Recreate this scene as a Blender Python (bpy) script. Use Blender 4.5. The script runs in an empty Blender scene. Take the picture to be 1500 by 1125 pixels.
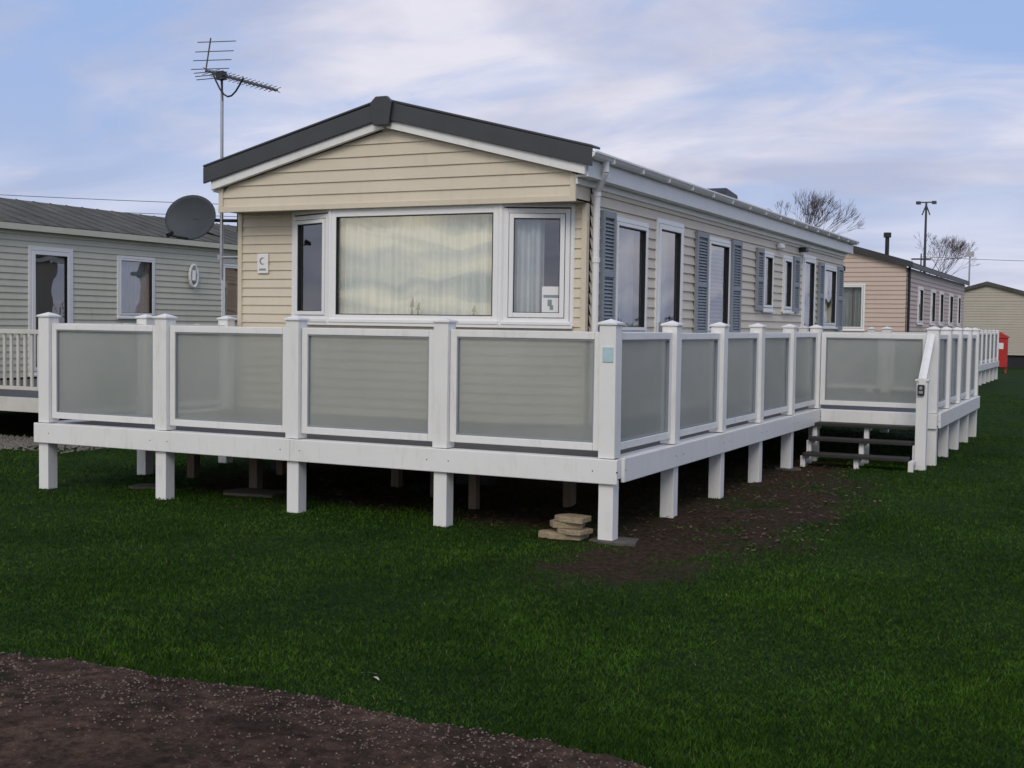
import bpy, math, random
import numpy as np
from mathutils import Vector, Matrix, noise as mnoise
random.seed(7); rng=np.random.default_rng(7)
S=bpy.context.scene
S.view_settings.view_transform='Standard'; S.view_settings.look='None'; S.view_settings.exposure=0
COL=S.collection
V=Vector
# ------------------------------------------------------------ materials
def newmat(name):
    m=bpy.data.materials.new(name); m.use_nodes=True
    return m,m.node_tree,m.node_tree.nodes['Principled BSDF']
def mat(name,c,rough=.5,var=.12,scale=3.0,c2=None,bump=0.0,bscale=60,metal=0,streak=None,spec=None,grime=0):
    m,t,b=newmat(name); N=t.nodes; L=t.links
    tc=N.new('ShaderNodeTexCoord'); mp=N.new('ShaderNodeMapping'); L.new(tc.outputs['Object'],mp.inputs[0])
    if streak: mp.inputs['Scale'].default_value=streak
    n=N.new('ShaderNodeTexNoise'); n.inputs['Scale'].default_value=scale; n.inputs['Detail'].default_value=6; n.inputs['Roughness'].default_value=.65
    L.new(mp.outputs[0],n.inputs['Vector'])
    r=N.new('ShaderNodeValToRGB'); r.color_ramp.elements[0].position=.3; r.color_ramp.elements[1].position=.7
    c2=c2 or tuple(x*(1-var*2) for x in c)
    r.color_ramp.elements[0].color=(*c2,1); r.color_ramp.elements[1].color=(*c,1)
    L.new(n.outputs['Fac'],r.inputs[0])
    out=r.outputs[0]
    if grime:
        g=N.new('ShaderNodeTexNoise'); g.inputs['Scale'].default_value=9; g.inputs['Detail'].default_value=8; g.inputs['Roughness'].default_value=.75
        mp2=N.new('ShaderNodeMapping'); mp2.inputs['Scale'].default_value=(1,1,.25); L.new(tc.outputs['Object'],mp2.inputs[0]); L.new(mp2.outputs[0],g.inputs['Vector'])
        gr=N.new('ShaderNodeMapRange'); gr.inputs[1].default_value=.52; gr.inputs[2].default_value=.75; gr.inputs[4].default_value=grime
        L.new(g.outputs['Fac'],gr.inputs[0])
        mx=N.new('ShaderNodeMixRGB'); mx.inputs[2].default_value=(c[0]*.45,c[1]*.45,c[2]*.36,1)
        L.new(gr.outputs[0],mx.inputs[0]); L.new(out,mx.inputs[1]); out=mx.outputs[0]
    L.new(out,b.inputs['Base Color'])
    b.inputs['Roughness'].default_value=rough; b.inputs['Metallic'].default_value=metal
    if spec is not None: b.inputs['Specular IOR Level'].default_value=spec
    if bump:
        n2=N.new('ShaderNodeTexNoise'); n2.inputs['Scale'].default_value=bscale; n2.inputs['Detail'].default_value=8
        L.new(tc.outputs['Object'],n2.inputs['Vector'])
        bp=N.new('ShaderNodeBump'); bp.inputs['Strength'].default_value=bump; bp.inputs['Distance'].default_value=.02
        L.new(n2.outputs['Fac'],bp.inputs['Height']); L.new(bp.outputs[0],b.inputs['Normal'])
    return m
WHITE=mat('white_vinyl',(.80,.795,.77),.38,.035,1.5,grime=.3)
UPVC=mat('upvc_frame',(.81,.805,.785),.3,.02,1.5)
CREAM=mat('cream_siding',(.67,.59,.455),.5,.04,1.2,streak=(1,1,2.5),grime=.2)
CREAM2=mat('cream_side_siding',(.68,.595,.465),.5,.04,1.2,streak=(1,1,2.5),grime=.22)
SAGE=mat('sage_siding',(.60,.58,.455),.55,.05,1.2,grime=.28)
PINK=mat('pink_siding',(.58,.45,.37),.55,.05,1.2,grime=.15)
BEIGE=mat('beige_siding',(.44,.40,.33),.55,.05,1.2,grime=.15)
CHAR=mat('charcoal_trim',(.045,.049,.055),.45,.12,2)
ROOFG=mat('grey_roof',(.11,.11,.09),.9,.3,1.5,grime=.8)
ROOFD=mat('dark_roof',(.05,.05,.055),.7,.2,1.5)
SHUT=mat('shutter_grey',(.26,.29,.315),.5,.05,2)
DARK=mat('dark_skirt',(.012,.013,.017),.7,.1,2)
BOARD=mat('deck_boards',(.09,.085,.08),.6,.15,6,bump=.2)
TREAD=mat('tread_rubber',(.035,.031,.027),.8,.2,8,bump=.3)
STEEL=mat('galvanised_steel',(.45,.46,.48),.35,.1,10,metal=.8)
DISH=mat('dish_paint',(.055,.064,.075),.6,.1,5,spec=.3)
BLACK=mat('black_plastic',(.012,.012,.013),.45,.05,5)
RED=mat('red_paint',(.5,.03,.025),.4,.08,4)
TIMB=mat('weathered_timber',(.20,.15,.105),.8,.2,6,streak=(6,6,.5),bump=.3)
STONE=mat('sandstone',(.38,.30,.19),.9,.2,9,bump=.8,bscale=40,grime=.8)
SLAB=mat('concrete_slab',(.10,.09,.075),.9,.25,9,bump=.5,bscale=50)
def curtain_mat():
    m,t,b=newmat('net_curtain'); N=t.nodes; L=t.links
    b.inputs['Roughness'].default_value=.9
    tr=N.new('ShaderNodeBsdfTranslucent'); tr.inputs[0].default_value=(.8,.84,.82,1)
    tc=N.new('ShaderNodeTexCoord'); w=N.new('ShaderNodeTexNoise'); w.inputs['Scale'].default_value=1.6
    L.new(tc.outputs['Object'],w.inputs['Vector'])
    cr=N.new('ShaderNodeValToRGB'); cr.color_ramp.elements[0].position=.35; cr.color_ramp.elements[1].position=.62; cr.color_ramp.elements[0].color=(.80,.87,.86,1); cr.color_ramp.elements[1].color=(.93,.95,.93,1)
    L.new(w.outputs['Fac'],cr.inputs[0]); L.new(cr.outputs[0],b.inputs['Base Color'])
    mx=N.new('ShaderNodeMixShader'); mx.inputs[0].default_value=.08
    L.new(b.outputs[0],mx.inputs[1]); L.new(tr.outputs[0],mx.inputs[2]); L.new(mx.outputs[0],N['Material Output'].inputs[0]); return m
CURT=curtain_mat()
def glass_mat(name,refl,tint,bs=.12):
    m,t,b=newmat(name); N=t.nodes; L=t.links; N.remove(b)
    tr=N.new('ShaderNodeBsdfTransparent'); tr.inputs[0].default_value=(*tint,1)
    gl=N.new('ShaderNodeBsdfGlossy'); gl.inputs['Roughness'].default_value=.015
    tc=N.new('ShaderNodeTexCoord'); n=N.new('ShaderNodeTexNoise'); n.inputs['Scale'].default_value=1.3; n.inputs['Detail'].default_value=1
    L.new(tc.outputs['Object'],n.inputs['Vector'])
    bp=N.new('ShaderNodeBump'); bp.inputs['Strength'].default_value=bs; bp.inputs['Distance'].default_value=.03
    L.new(n.outputs['Fac'],bp.inputs['Height']); L.new(bp.outputs[0],gl.inputs['Normal'])
    fr=N.new('ShaderNodeFresnel'); fr.inputs[0].default_value=1.5
    ad=N.new('ShaderNodeMath'); ad.operation='ADD'; ad.inputs[1].default_value=refl; ad.use_clamp=True
    L.new(fr.outputs[0],ad.inputs[0])
    mx=N.new('ShaderNodeMixShader'); L.new(ad.outputs[0],mx.inputs[0]); L.new(tr.outputs[0],mx.inputs[1]); L.new(gl.outputs[0],mx.inputs[2])
    L.new(mx.outputs[0],N['Material Output'].inputs[0]); return m
GLASS=glass_mat('window_glass',.17,(.97,.99,.98),.16)
GLASS2=glass_mat('side_window_glass',.26,(.85,.88,.88),.3)
def frosted():
    m,t,b=newmat('frosted_glass'); N=t.nodes; L=t.links
    tc=N.new('ShaderNodeTexCoord'); n=N.new('ShaderNodeTexNoise'); n.inputs['Scale'].default_value=.9; n.inputs['Detail'].default_value=5; L.new(tc.outputs['Object'],n.inputs['Vector'])
    cr=N.new('ShaderNodeValToRGB'); cr.color_ramp.elements[0].position=.3; cr.color_ramp.elements[1].position=.7; cr.color_ramp.elements[0].color=(.35,.37,.34,1); cr.color_ramp.elements[1].color=(.47,.485,.46,1); L.new(n.outputs['Fac'],cr.inputs[0]); L.new(cr.outputs[0],b.inputs['Base Color'])
    b.inputs['Roughness'].default_value=.22; b.inputs['Specular IOR Level'].default_value=.8
    tl=N.new('ShaderNodeBsdfTranslucent'); tl.inputs[0].default_value=(.72,.74,.71,1)
    rf=N.new('ShaderNodeBsdfRefraction'); rf.inputs['Color'].default_value=(.95,.97,.95,1); rf.inputs['Roughness'].default_value=.19; rf.inputs['IOR'].default_value=1.08
    m1=N.new('ShaderNodeMixShader'); m1.inputs[0].default_value=.75; L.new(tl.outputs[0],m1.inputs[1]); L.new(rf.outputs[0],m1.inputs[2])
    mx=N.new('ShaderNodeMixShader'); mx.inputs[0].default_value=.58
    L.new(b.outputs[0],mx.inputs[1]); L.new(m1.outputs[0],mx.inputs[2])
    L.new(mx.outputs[0],N['Material Output'].inputs[0]); return m
FROST=frosted()
# ------------------------------------------------------------ builders
def empty(name,loc=(0,0,0)):
    e=bpy.data.objects.new(name,None); COL.objects.link(e); e.empty_display_size=.2
    return e
X,Y,Z=V((1,0,0)),V((0,1,0)),V((0,0,1))
class B:
    def __init__(s): s.v=[]; s.f=[]
    def quad(s,*p):
        i=len(s.v); s.v+= [tuple(q) for q in p]; s.f.append(tuple(range(i,i+len(p))))
    def box(s,lo,hi): s.obox(V((0,0,0)),X,Y,lo[0],hi[0],lo[1],hi[1],lo[2],hi[2])
    def obox(s,P,U,N,u0,u1,n0,n1,z0,z1,W=Z):
        i=len(s.v)
        for w in (z0,z1):
            for a,b in ((u0,n0),(u1,n0),(u1,n1),(u0,n1)): s.v.append(tuple(P+U*a+N*b+W*w))
        s.f+=[(i,i+3,i+2,i+1),(i+4,i+5,i+6,i+7),(i,i+1,i+5,i+4),(i+1,i+2,i+6,i+5),(i+2,i+3,i+7,i+6),(i+3,i,i+4,i+7)]
    def prism(s,pts,P,U,W,N,n0,n1):
        i=len(s.v); k=len(pts)
        for n in (n0,n1):
            for a,b in pts: s.v.append(tuple(P+U*a+W*b+N*n))
        s.f.append(tuple(range(i,i+k))); s.f.append(tuple(range(i+2*k-1,i+k-1,-1)))
        for j in range(k): s.f.append((i+j,i+(j+1)%k,i+k+(j+1)%k,i+k+j))
    def cyl(s,p,q,r,seg=8,r2=None,cap=True):
        p,q=V(p),V(q); r2=r if r2 is None else r2; d=(q-p).normalized()
        a=d.orthogonal().normalized(); b=d.cross(a); i=len(s.v)
        for c,rr in ((p,r),(q,r2)):
            for k in range(seg):
                t=2*math.pi*k/seg; s.v.append(tuple(c+a*math.cos(t)*rr+b*math.sin(t)*rr))
        for k in range(seg): s.f.append((i+k,i+(k+1)%seg,i+seg+(k+1)%seg,i+seg+k))
        if cap: s.f.append(tuple(range(i+seg-1,i-1,-1))); s.f.append(tuple(range(i+seg,i+2*seg)))
    def make(s,name,m,parent=None,bevel=0,smooth=False,recalc=True):
        me=bpy.data.meshes.new(name); me.from_pydata(s.v,[],s.f); me.materials.append(m)
        if recalc:
            import bmesh
            bm=bmesh.new(); bm.from_mesh(me); bmesh.ops.recalc_face_normals(bm,faces=bm.faces); bm.to_mesh(me); bm.free()
        if smooth:
            for p in me.polygons: p.use_smooth=True
        o=bpy.data.objects.new(name,me); COL.objects.link(o)
        if parent: o.parent=parent
        if bevel:
            md=o.modifiers.new('bevel','BEVEL'); md.width=bevel; md.segments=2; md.limit_method='ANGLE'; md.angle_limit=math.radians(50)
        return o
def siding(b,P,U,N,u0,u1,z0,z1,pitch,openings=(),depth=.016,clip=None):
    k=0
    while z0+k*pitch<z1-1e-4:
        zb=z0+k*pitch; zt=min(zb+pitch,z1); k+=1
        zs=sorted({zb,zt}|{z for o in openings for z in (o[2],o[3]) if zb<z<zt})
        off=lambda z: depth*(1-(z-zb)/pitch)
        for a,c in zip(zs[:-1],zs[1:]):
            if clip:
                la,ra=clip(a); lc,rc=clip(c)
                if ra<=la: continue
                if rc<=lc: lc=rc=(la+ra)/2
                b.quad(P+U*la+Z*a+N*off(a),P+U*ra+Z*a+N*off(a),P+U*rc+Z*c+N*off(c),P+U*lc+Z*c+N*off(c))
                if a==zb: b.quad(P+U*la+Z*a,P+U*ra+Z*a,P+U*ra+Z*a+N*off(a),P+U*la+Z*a+N*off(a))
                continue
            mid=(a+c)/2; spans=[(u0,u1)]
            for o in openings:
                if o[2]<mid<o[3]:
                    ns=[]
                    for p,q in spans:
                        if o[1]<=p or o[0]>=q: ns.append((p,q)); continue
                        if o[0]>p: ns.append((p,o[0]))
                        if o[1]<q: ns.append((o[1],q))
                    spans=ns
            for p,q in spans:
                b.quad(P+U*p+Z*a+N*off(a),P+U*q+Z*a+N*off(a),P+U*q+Z*c+N*off(c),P+U*p+Z*c+N*off(c))
                if a==zb: b.quad(P+U*p+Z*a,P+U*q+Z*a,P+U*q+Z*a+N*off(a),P+U*p+Z*a+N*off(a))
def window(par,P,U,N,u0,u1,z0,z1,fw=.05,sash=.045,cur='net',gm=None,name='window',tilt=0):
    f=B(); o=f.obox; n1=.035
    o(P,U,N,u0,u0+fw,-.05,n1,z0,z1); o(P,U,N,u1-fw,u1,-.05,n1,z0,z1)
    o(P,U,N,u0+fw,u1-fw,-.05,n1,z0,z0+fw); o(P,U,N,u0+fw,u1-fw,-.05,n1,z1-fw,z1)
    a,b,c,d=u0+fw,u1-fw,z0+fw,z1-fw
    if sash:
        g=.006
        f2=B()
        f2.obox(P,U,N,a+g,a+sash,-.03,n1+.012,c+g,d-g); f2.obox(P,U,N,b-sash,b-g,-.03,n1+.012,c+g,d-g)
        f2.obox(P,U,N,a+sash,b-sash,-.03,n1+.012,c+g,c+sash); f2.obox(P,U,N,a+sash,b-sash,-.03,n1+.012,d-sash,d-g)
        f2.make(name+'_sash',UPVC,par,.004)
        a+=sash;b-=sash;c+=sash;d-=sash
    f.obox(P,U,N,u0-.02,u1+.02,n1+.001,.07,z0-.025,z0+.012)
    f.make(name+'_frame',UPVC,par,.005)
    gk=B(); t=.008
    gk.obox(P,U,N,a,a+t,-.01,n1+.002,c,d); gk.obox(P,U,N,b-t,b,-.01,n1+.002,c,d); gk.obox(P,U,N,a+t,b-t,-.01,n1+.002,c,c+t); gk.obox(P,U,N,a+t,b-t,-.01,n1+.002,d-t,d)
    gk.make(name+'_gasket',BLACK,par)
    g=B(); g.quad(P+U*(a-.01)+Z*(c-.01),P+U*(b+.01)+Z*(c-.01),P+U*(b+.01)+Z*(d+.01),P+U*(a-.01)+Z*(d+.01)); g.make(name+'_glass',gm or GLASS,par,recalc=False)
    ranges=[]
    if cur=='net': ranges=[(u0+.02,u1-.02)]
    if cur=='sides': w=(u1-u0)*.3; ranges=[(u0+.02,u0+w),(u1-w,u1-.02)]
    if cur=='left': ranges=[(u0+.02,u0+(u1-u0)*.6)]
    if cur=='right': ranges=[(u0+(u1-u0)*.5,u1-.02)]
    for ra,rb in ranges:
        cb=B(); n=int((rb-ra)/.008)+2; pts=[]; ph=random.random()*9
        for i in range(n):
            u=ra+(rb-ra)*i/(n-1)
            k=.6+.4*math.sin(u*3.1+ph)
            w=k*.045*math.sin(u*36+ph+1.7*math.sin(u*5.3))+.02*math.sin(u*83+ph*2+math.sin(u*9))+.015*math.sin(u*11)
            pts.append((u,-.15+w))
        rowsz=[(z0+.02,1.0,0),(z0+.35*(z1-z0),.95,.004),(z0+.7*(z1-z0),.85,.0),(z1-.02,.7,-.0)]
        for (za,ka,oa),(zb_,kb,ob) in zip(rowsz[:-1],rowsz[1:]):
            for i in range(n-1):
                (p,m1),(q,m2)=pts[i],pts[i+1]
                f_=lambda mm,k_: -.15+(mm+.15)*k_
                cb.quad(P+U*p+N*f_(m1,ka)+Z*za,P+U*q+N*f_(m2,ka)+Z*za,P+U*q+N*f_(m2,kb)+Z*zb_,P+U*p+N*f_(m1,kb)+Z*zb_)
        cb.make(name+'_curtain',CURT,par,recalc=False)
    if cur=='blind':
        cb=B(); z=c
        while z<d:
            cb.obox(P,U,N,a,b,-.10,-.06,z,z+.008); cb.obox(P,U,N,a,b,-.065,-.06,z,z+.03); z+=.055
        cb.make(name+'_blind',UPVC,par)
def shutter(par,P,U,N,u0,u1,z0,z1):
    f=B(); w=.05
    f.obox(P,U,N,u0,u0+w,.018,.06,z0,z1); f.obox(P,U,N,u1-w,u1,.018,.06,z0,z1)
    for a,b in ((z0,z0+.07),(z1-.07,z1),((z0+z1)/2-.035,(z0+z1)/2+.035)): f.obox(P,U,N,u0+w,u1-w,.018,.058,a,b)
    z=z0+.07
    while z<z1-.1:
        f.quad(P+U*(u0+w)+N*.052+Z*z,P+U*(u1-w)+N*.052+Z*z,P+U*(u1-w)+N*.022+Z*(z+.045),P+U*(u0+w)+N*.022+Z*(z+.045)); z+=.04
    f.make('shutter',SHUT,par)
# ------------------------------------------------------------ main holiday home
H=empty('static_caravan')
x0,x1=-6.10,-1.49; yg,yw,ye=2.70,3.05,16.6; xc=-3.76
ZE,ZR=3.53,4.15; hw=2.47
def zr(x): return ZR-(ZR-ZE)*abs(x-xc)/hw
fl=.66
b=B(); bayo=[(-5.28,-1.66,fl,3.04)]
siding(b,V((0,yw,0)),X,-Y,x0+.06,x1-.06,fl,3.04,.105,bayo)
siding(b,V((0,yg,0)),X,-Y,x0,x1,3.05,4.0,.135,clip=lambda z:(xc-(ZR-.27-z)/(ZR-ZE)*hw if z>3.28 else x0, xc+(ZR-.27-z)/(ZR-ZE)*hw if z>3.28 else x1),depth=.017)
yb=2.76
L0,L1,R0,R1=V((-5.28,yw,0)),V((-4.55,yb,0)),V((-2.37,yb,0)),V((-1.66,yw,0))
def facet(a,c):
    U=(c-a); l=U.length; U.normalize(); N=V((U.y,-U.x,0)); return U,N,l
for a,c in ((L0,L1),(L1,R0),(R0,R1)):
    U,N,l=facet(a,c)
    siding(b,a,U,N,0,l,fl,1.70,.105,())
    b.quad(a+Z*1.7,c+Z*1.7,c+Z*1.78,a+Z*1.78)
b.make('front_siding',CREAM,H,recalc=False)
b=B()
b.box((x0,yg+.002,3.03),(x1,yw+.3,3.048)); b.make('overhang_soffit',mat('soffit',(.5,.44,.35),.6),H)
b=B(); b.box((x0-.015,yg-.035,3.012),(x1+.015,yg-.002,3.075)); b.box((x0-.012,yg-.03,3.075),(x0+.05,yg+.02,3.3)); b.box((x1-.05,yg-.03,3.075),(x1+.012,yg+.02,3.3))
for xx in (x0,x1-.06): b.box((xx,yw-.03,fl),(xx+.06,yw+.05,3.028))
b.make('corner_trim',CREAM,H,.004)
a=L0;U,N,l=facet(L0,L1); window(H,a,U,N,.03,l-.03,1.75,2.97,cur='right',name='bay_window_left',sash=.05)
U,N,l=facet(L1,R0); window(H,L1,U,N,.02,l-.02,1.75,2.99,fw=.065,cur='net',name='bay_window_centre',sash=.0)
U,N,l=facet(R0,R1); window(H,R0,U,N,.03,l-.03,1.75,2.97,cur='left',name='bay_window_right',sash=.055)
b=B()
for a,r in ((L1,.045),(R0,.045),(L0,.03),(R1,.03)): b.cyl(a+Z*1.72,a+Z*3.02,r,10)
for a,c in ((L0,L1),(L1,R0),(R0,R1)):
    U,N,l=facet(a,c); b.obox(a,U,N,0,l,-.05,.03,2.985,3.029); b.obox(a,U,N,-.01,l+.01,-.05,.06,1.69,1.735)
b.make('bay_trim',UPVC,H,.003)
U,N,l=facet(R0,R1); b=B(); b.obox(R0,U,N,l*.58,l*.85,.004,.006,1.86,2.14); b.make('window_notice',UPVC,H)
b=B(); b.obox(R0,U,N,l*.60,l*.83,.007,.008,2.02,2.05); b.obox(R0,U,N,l*.66,l*.72,.007,.008,1.93,2.0);b.obox(R0,U,N,l*.69,l*.74,.007,.008,1.89,1.94); b.make('notice_print',SHUT,H)
b=B()
for (ox,hh) in ((-3.5,.19),(-3.42,.13),(-2.72,.10)):
    b.cyl((ox,yb+.045,1.79),(ox,yb+.045,1.81+hh*.5),.022,8,.007); b.cyl((ox,yb+.045,1.81+hh*.5),(ox+.015,yb+.045,1.83+hh),.024,8,.004)
b.make('sill_ornaments',CHAR,H)
PS=V((x1,0,0))
doors=[(5.17,6.20),(12.93,13.95)]
wins=[(3.76,4.86,1.62,2.95,'right'),(7.26,8.36,1.62,2.97,'blind'),(10.2,10.85,2.0,2.95,'net'),(11.5,12.15,2.0,2.95,'net'),(14.65,15.85,1.75,2.95,'net')]
ops=[(a,c,fl,3.05) for a,c in doors]+[(a,c,z,zz) for a,c,z,zz,_ in wins]
b=B(); siding(b,PS,Y,X,yw+.06,ye,fl,3.24,.118,ops,depth=.022)
b.quad(V((x1,yg,3.03)),V((x1,yw+.06,3.03)),V((x1,yw+.06,3.3)),V((x1,yg,3.3)))
b.make('side_siding',CREAM2,H,recalc=False)
for i,(a,c,z,zz,k) in enumerate(wins): window(H,PS,Y,X,a,c,z,zz,cur=k,gm=GLASS2,name='side_window')
for s in ((3.36,3.74,1.62,2.98),(6.72,7.22,1.6,3.0),(8.40,8.88,1.6,3.0),(9.78,10.16,2.0,2.97),(12.19,12.6,2.0,2.97),(14.2,14.6,1.7,2.97),(15.9,16.4,1.7,2.97)): shutter(H,PS,Y,X,*s)
for a,c in doors:
    window(H,PS,Y,X,a,c,fl+.03,3.05,fw=.06,sash=.07,cur='net',gm=GLASS2,name='glazed_door')
    b=B(); b.obox(PS,Y,X,a+.07,a+.11,.05,.1,1.62,1.78); b.make('door_handle',STEEL,H,.004)
b=B(); b.box((x0,yw,fl-.12),(x1-.002,ye,fl-.002)); b.quad((x0+.001,yw,fl),(x0+.001,ye,fl),(x0+.001,ye,3.3),(x0+.001,yw,3.3)); b.quad((x0,ye,fl),(x1,ye,fl),(x1,ye,3.3),(xc,ye,4.1),(x0,ye,3.3))
b.quad((x0+.01,7,fl),(x1-.03,7,fl),(x1-.03,7,3.2),(x0+.01,7,3.2)); b.quad((x0+.01,yw+.02,3.22),(x1-.01,yw+.02,3.22),(x1-.01,ye,3.22),(x0+.01,ye,3.22))
b.quad((-4,7,fl),(-4,ye,fl),(-4,ye,3.2),(-4,7,3.2))
b.make('inner_shell',BEIGE,H,recalc=False)
b=B(); b.box((-5.2,3.5,fl),(-2.0,4.2,1.25)); b.box((-5.2,3.35,fl),(-2.0,3.5,1.68)); b.make('sofa',mat('sofa_fabric',(.12,.10,.09),.9),H,.03)
b=B(); yr0,yr1=2.60,16.8
for sg in (-1,1):
    xe=xc+sg*(hw+.0); b.prism([(xc,ZR-.01),(xe,ZE-.01),(xe,ZE-.07),(xc,ZR-.07)],V((0,0,0)),X,Z,Y,yr0,yr1)
b.make('roof',ROOFD,H)
b=B()
for sg in (-1,1):
    xe=xc+sg*(hw+.03); zz=ZE-.008
    b.prism([(xc,ZR+.02),(xe,zz+.02),(xe,zz-.17),(xc,ZR-.175)],V((0,0,0)),X,Z,Y,yr0-.035,yr0-.003)
b.prism([(xc,ZR+.055),(xc+hw+.03,ZE+.04),(xc+hw+.03,ZE+.015),(xc,ZR+.03)],V((0,0,0)),X,Z,Y,yr0-.04,yr0+.2)
b.prism([(xc,ZR+.055),(xc-hw-.03,ZE+.04),(xc-hw-.03,ZE+.015),(xc,ZR+.03)],V((0,0,0)),X,Z,Y,yr0-.04,yr0+.2)
b.prism([(xc-.14,ZR-.0),(xc-.07,ZR+.065),(xc+.07,ZR+.065),(xc+.14,ZR-.0),(xc+.10,ZR-.25),(xc-.10,ZR-.25)],V((0,0,0)),X,Z,Y,yr0-.075,yr0-.02)
b.make('bargeboard_dark',CHAR,H,.006)
b=B()
for sg in (-1,1):
    xe=xc+sg*(hw-.06); ze=zr(xe)
    b.prism([(xc+sg*.02,ZR-.15),(xe,ze-.15),(xe,ze-.27),(xc+sg*.02,ZR-.27)],V((0,0,0)),X,Z,Y,yr0+.0,yr0+.06)
b.make('bargeboard_white',WHITE,H,.004)
b=B(); 
b.box((x1+.0,yr0+.062,3.26),(x1+.16,yr1,3.285)); b.box((x1+.13,yr0+.065,3.286),(x1+.155,yr1-.003,3.47)); b.box((x0-.1,yr0+.065,3.26),(x0+.0,yr1,3.47)); b.box((x1+.0,yr0+.07,3.19),(x1+.035,yr1-.1,3.258))
b.make('side_fascia',WHITE,H,.003)
b=B(); gx=-1.285; gr=.06; n=8; gz=3.50
for (ya,yb2) in ((yr0-.02,yr1+.02),):
    pr=[(gx+gr*math.cos(math.pi+math.pi*k/n),gz+gr*math.sin(math.pi+math.pi*k/n)) for k in range(n+1)]
    for k in range(n): b.quad((pr[k][0],ya,pr[k][1]),(pr[k+1][0],ya,pr[k+1][1]),(pr[k+1][0],yb2,pr[k+1][1]),(pr[k][0],yb2,pr[k][1]))
    for yy in (ya,yb2): b.quad(*[(p[0],yy,p[1]) for p in pr])
for yy in np.arange(3.1,16.7,.9): b.box((gx-.066,yy,gz-.065),(gx+.066,yy+.03,gz+.015))
b.box((gx+.054,yr0-.02,gz-.01),(gx+.072,yr1+.02,gz+.01))
pp=[V((gx,3.02,3.45)),V((gx,3.02,3.34)),V((-1.42,3.12,3.15)),V((-1.42,3.12,.3))]
for p,q in zip(pp[:-1],pp[1:]): b.cyl(p,q,.037,12)
for z in (3.10,2.4,1.5): b.cyl((-1.42,3.12,z),(-1.42,3.12,z+.05),.045,12)
b.make('gutter_downpipe',WHITE,H,smooth=False)
b=B(); b.prism([(8.3,3.5),(8.3,3.67),(8.45,3.75),(9.0,3.70),(9.0,3.5)],V((-1.95,0,0)),Y,Z,X,0,.4); b.make('roof_vent',BLACK,H,.03)
b=B(); b.obox(PS,Y,X,11.05,11.3,.02,.1,3.03,3.12); b.make('bulkhead_light',UPVC,H,.02)
b=B(); b.obox(PS,Y,X,12.65,12.85,.02,.14,3.07,3.15); b.obox(PS,Y,X,16.45,16.5,.02,.07,2.9,3.0); b.make('wall_lamp',BLACK,H,.01)
b=B(); b.box((-5.80,yw-.035,2.30),(-5.64,yw-.018,2.54)); b.make('plaque',UPVC,H,.01)
b=B(); 
for k in range(14):
    t0=math.radians(50+260*k/14); t1=math.radians(50+260*(k+1)/14)
    w=lambda t: .006+.016*math.sin((t-math.radians(50))/math.radians(260)*math.pi)
    c=V((-5.72,yw-.038,2.45))
    pt=lambda t,r:c+X*math.cos(t)*r+Z*math.sin(t)*r
    b.quad(pt(t0,.045),pt(t1,.045),pt(t1,.045-w(t1)),pt(t0,.045-w(t0)))
b.box((-5.77,yw-.037,2.335),(-5.67,yw-.036,2.36)); b.make('plaque_crescent',SHUT,H)
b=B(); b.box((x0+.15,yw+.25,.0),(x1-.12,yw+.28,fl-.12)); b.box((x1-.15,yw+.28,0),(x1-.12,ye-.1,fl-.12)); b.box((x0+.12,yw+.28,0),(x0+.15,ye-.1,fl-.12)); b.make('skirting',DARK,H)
b=B()
for xx in (-5.0,-2.6): b.box((xx,1.9,.42),(xx+.06,3.2,.53))
for xx,yy in ((-5,2.6),(-2.55,2.6)): b.box((xx-.2,yy-.1,0),(xx+.2,yy+.1,.2)); b.box((xx-.05,yy-.05,.2),(xx+.05,yy+.05,.42))
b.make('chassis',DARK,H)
# ------------------------------------------------------------ aerial
A=empty('tv_aerial'); b=B(); px,py=-6.33,3.0
b.cyl((px,py,2.22),(px,py,3.15),.022); b.cyl((px,py,3.0),(px,py,4.52),.02)
for z in (3.35,2.5): b.cyl((px,py,z),(px+.25,py+.05,z),.014); b.cyl((px-.03,py,z-.03),(px-.03,py,z+.03),.03)
b.make('mast',STEEL,A)
b=B(); bd=V((.93,-.15,-.27)).normalized(); s0=V((px-.32,py+.08,4.81)); el=V((.38,.92,.02)).normalized(); el=(el-bd*el.dot(bd)).normalized(); up=bd.cross(el); up=up if up.z>0 else -up
b.cyl(s0,s0+bd*1.3,.014)
for i in range(16):
    p=s0+bd*(.1+i*.077); h=.16-.003*i
    for sg in (-1,1): b.cyl(p,p+(el*.8*sg+up*.28)*h,.0045,5); b.cyl(p,p+(el*.8*sg-up*.28)*h,.0045,5)
b.cyl(s0-up*.02,s0+up*.4+bd*.02,.009,6)
for i,(h) in enumerate((.02,.13,.24,.36)):
    p=s0+up*h+bd*.02*i; w=(X*.97+Y*.1-Z*.03)
    b.cyl(p-w*.22,p+w*.34,.006,5)
for i in range(3): 
    p=s0-up*(.02+.035*i)+bd*.03*i; b.cyl(p-X*.18,p+X*.12,.006,5)
b.make('antenna_elements',mat('aerial_alloy',(.16,.155,.155),.5,.1,8,metal=.4),A)
b=B(); b.cyl((px,py,4.5),(px,py,4.72),.012)
prev=None
for k in range(9):
    t=k/8; p=V((px-.15+.55*t, py-.1*t, 4.76-.26*math.sin(math.pi*t)-.12*t))
    if prev: b.cyl(prev,p,.011,6)
    prev=p
b.box((px-.06,py-.05,4.66),(px+.04,py+.04,4.76)); b.cyl((px+.0,py-.03,4.7),(px+.03,py-.03,4.4),.006,6)
b.make('clamp_bracket',BLACK,A)
D=empty('satellite_dish'); b=B(); cD=V((-6.70,2.86,2.985)); nD=V((.22,-.95,.22)).normalized(); uD=Z.cross(nD).normalized(); vD=nD.cross(uD)
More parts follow.
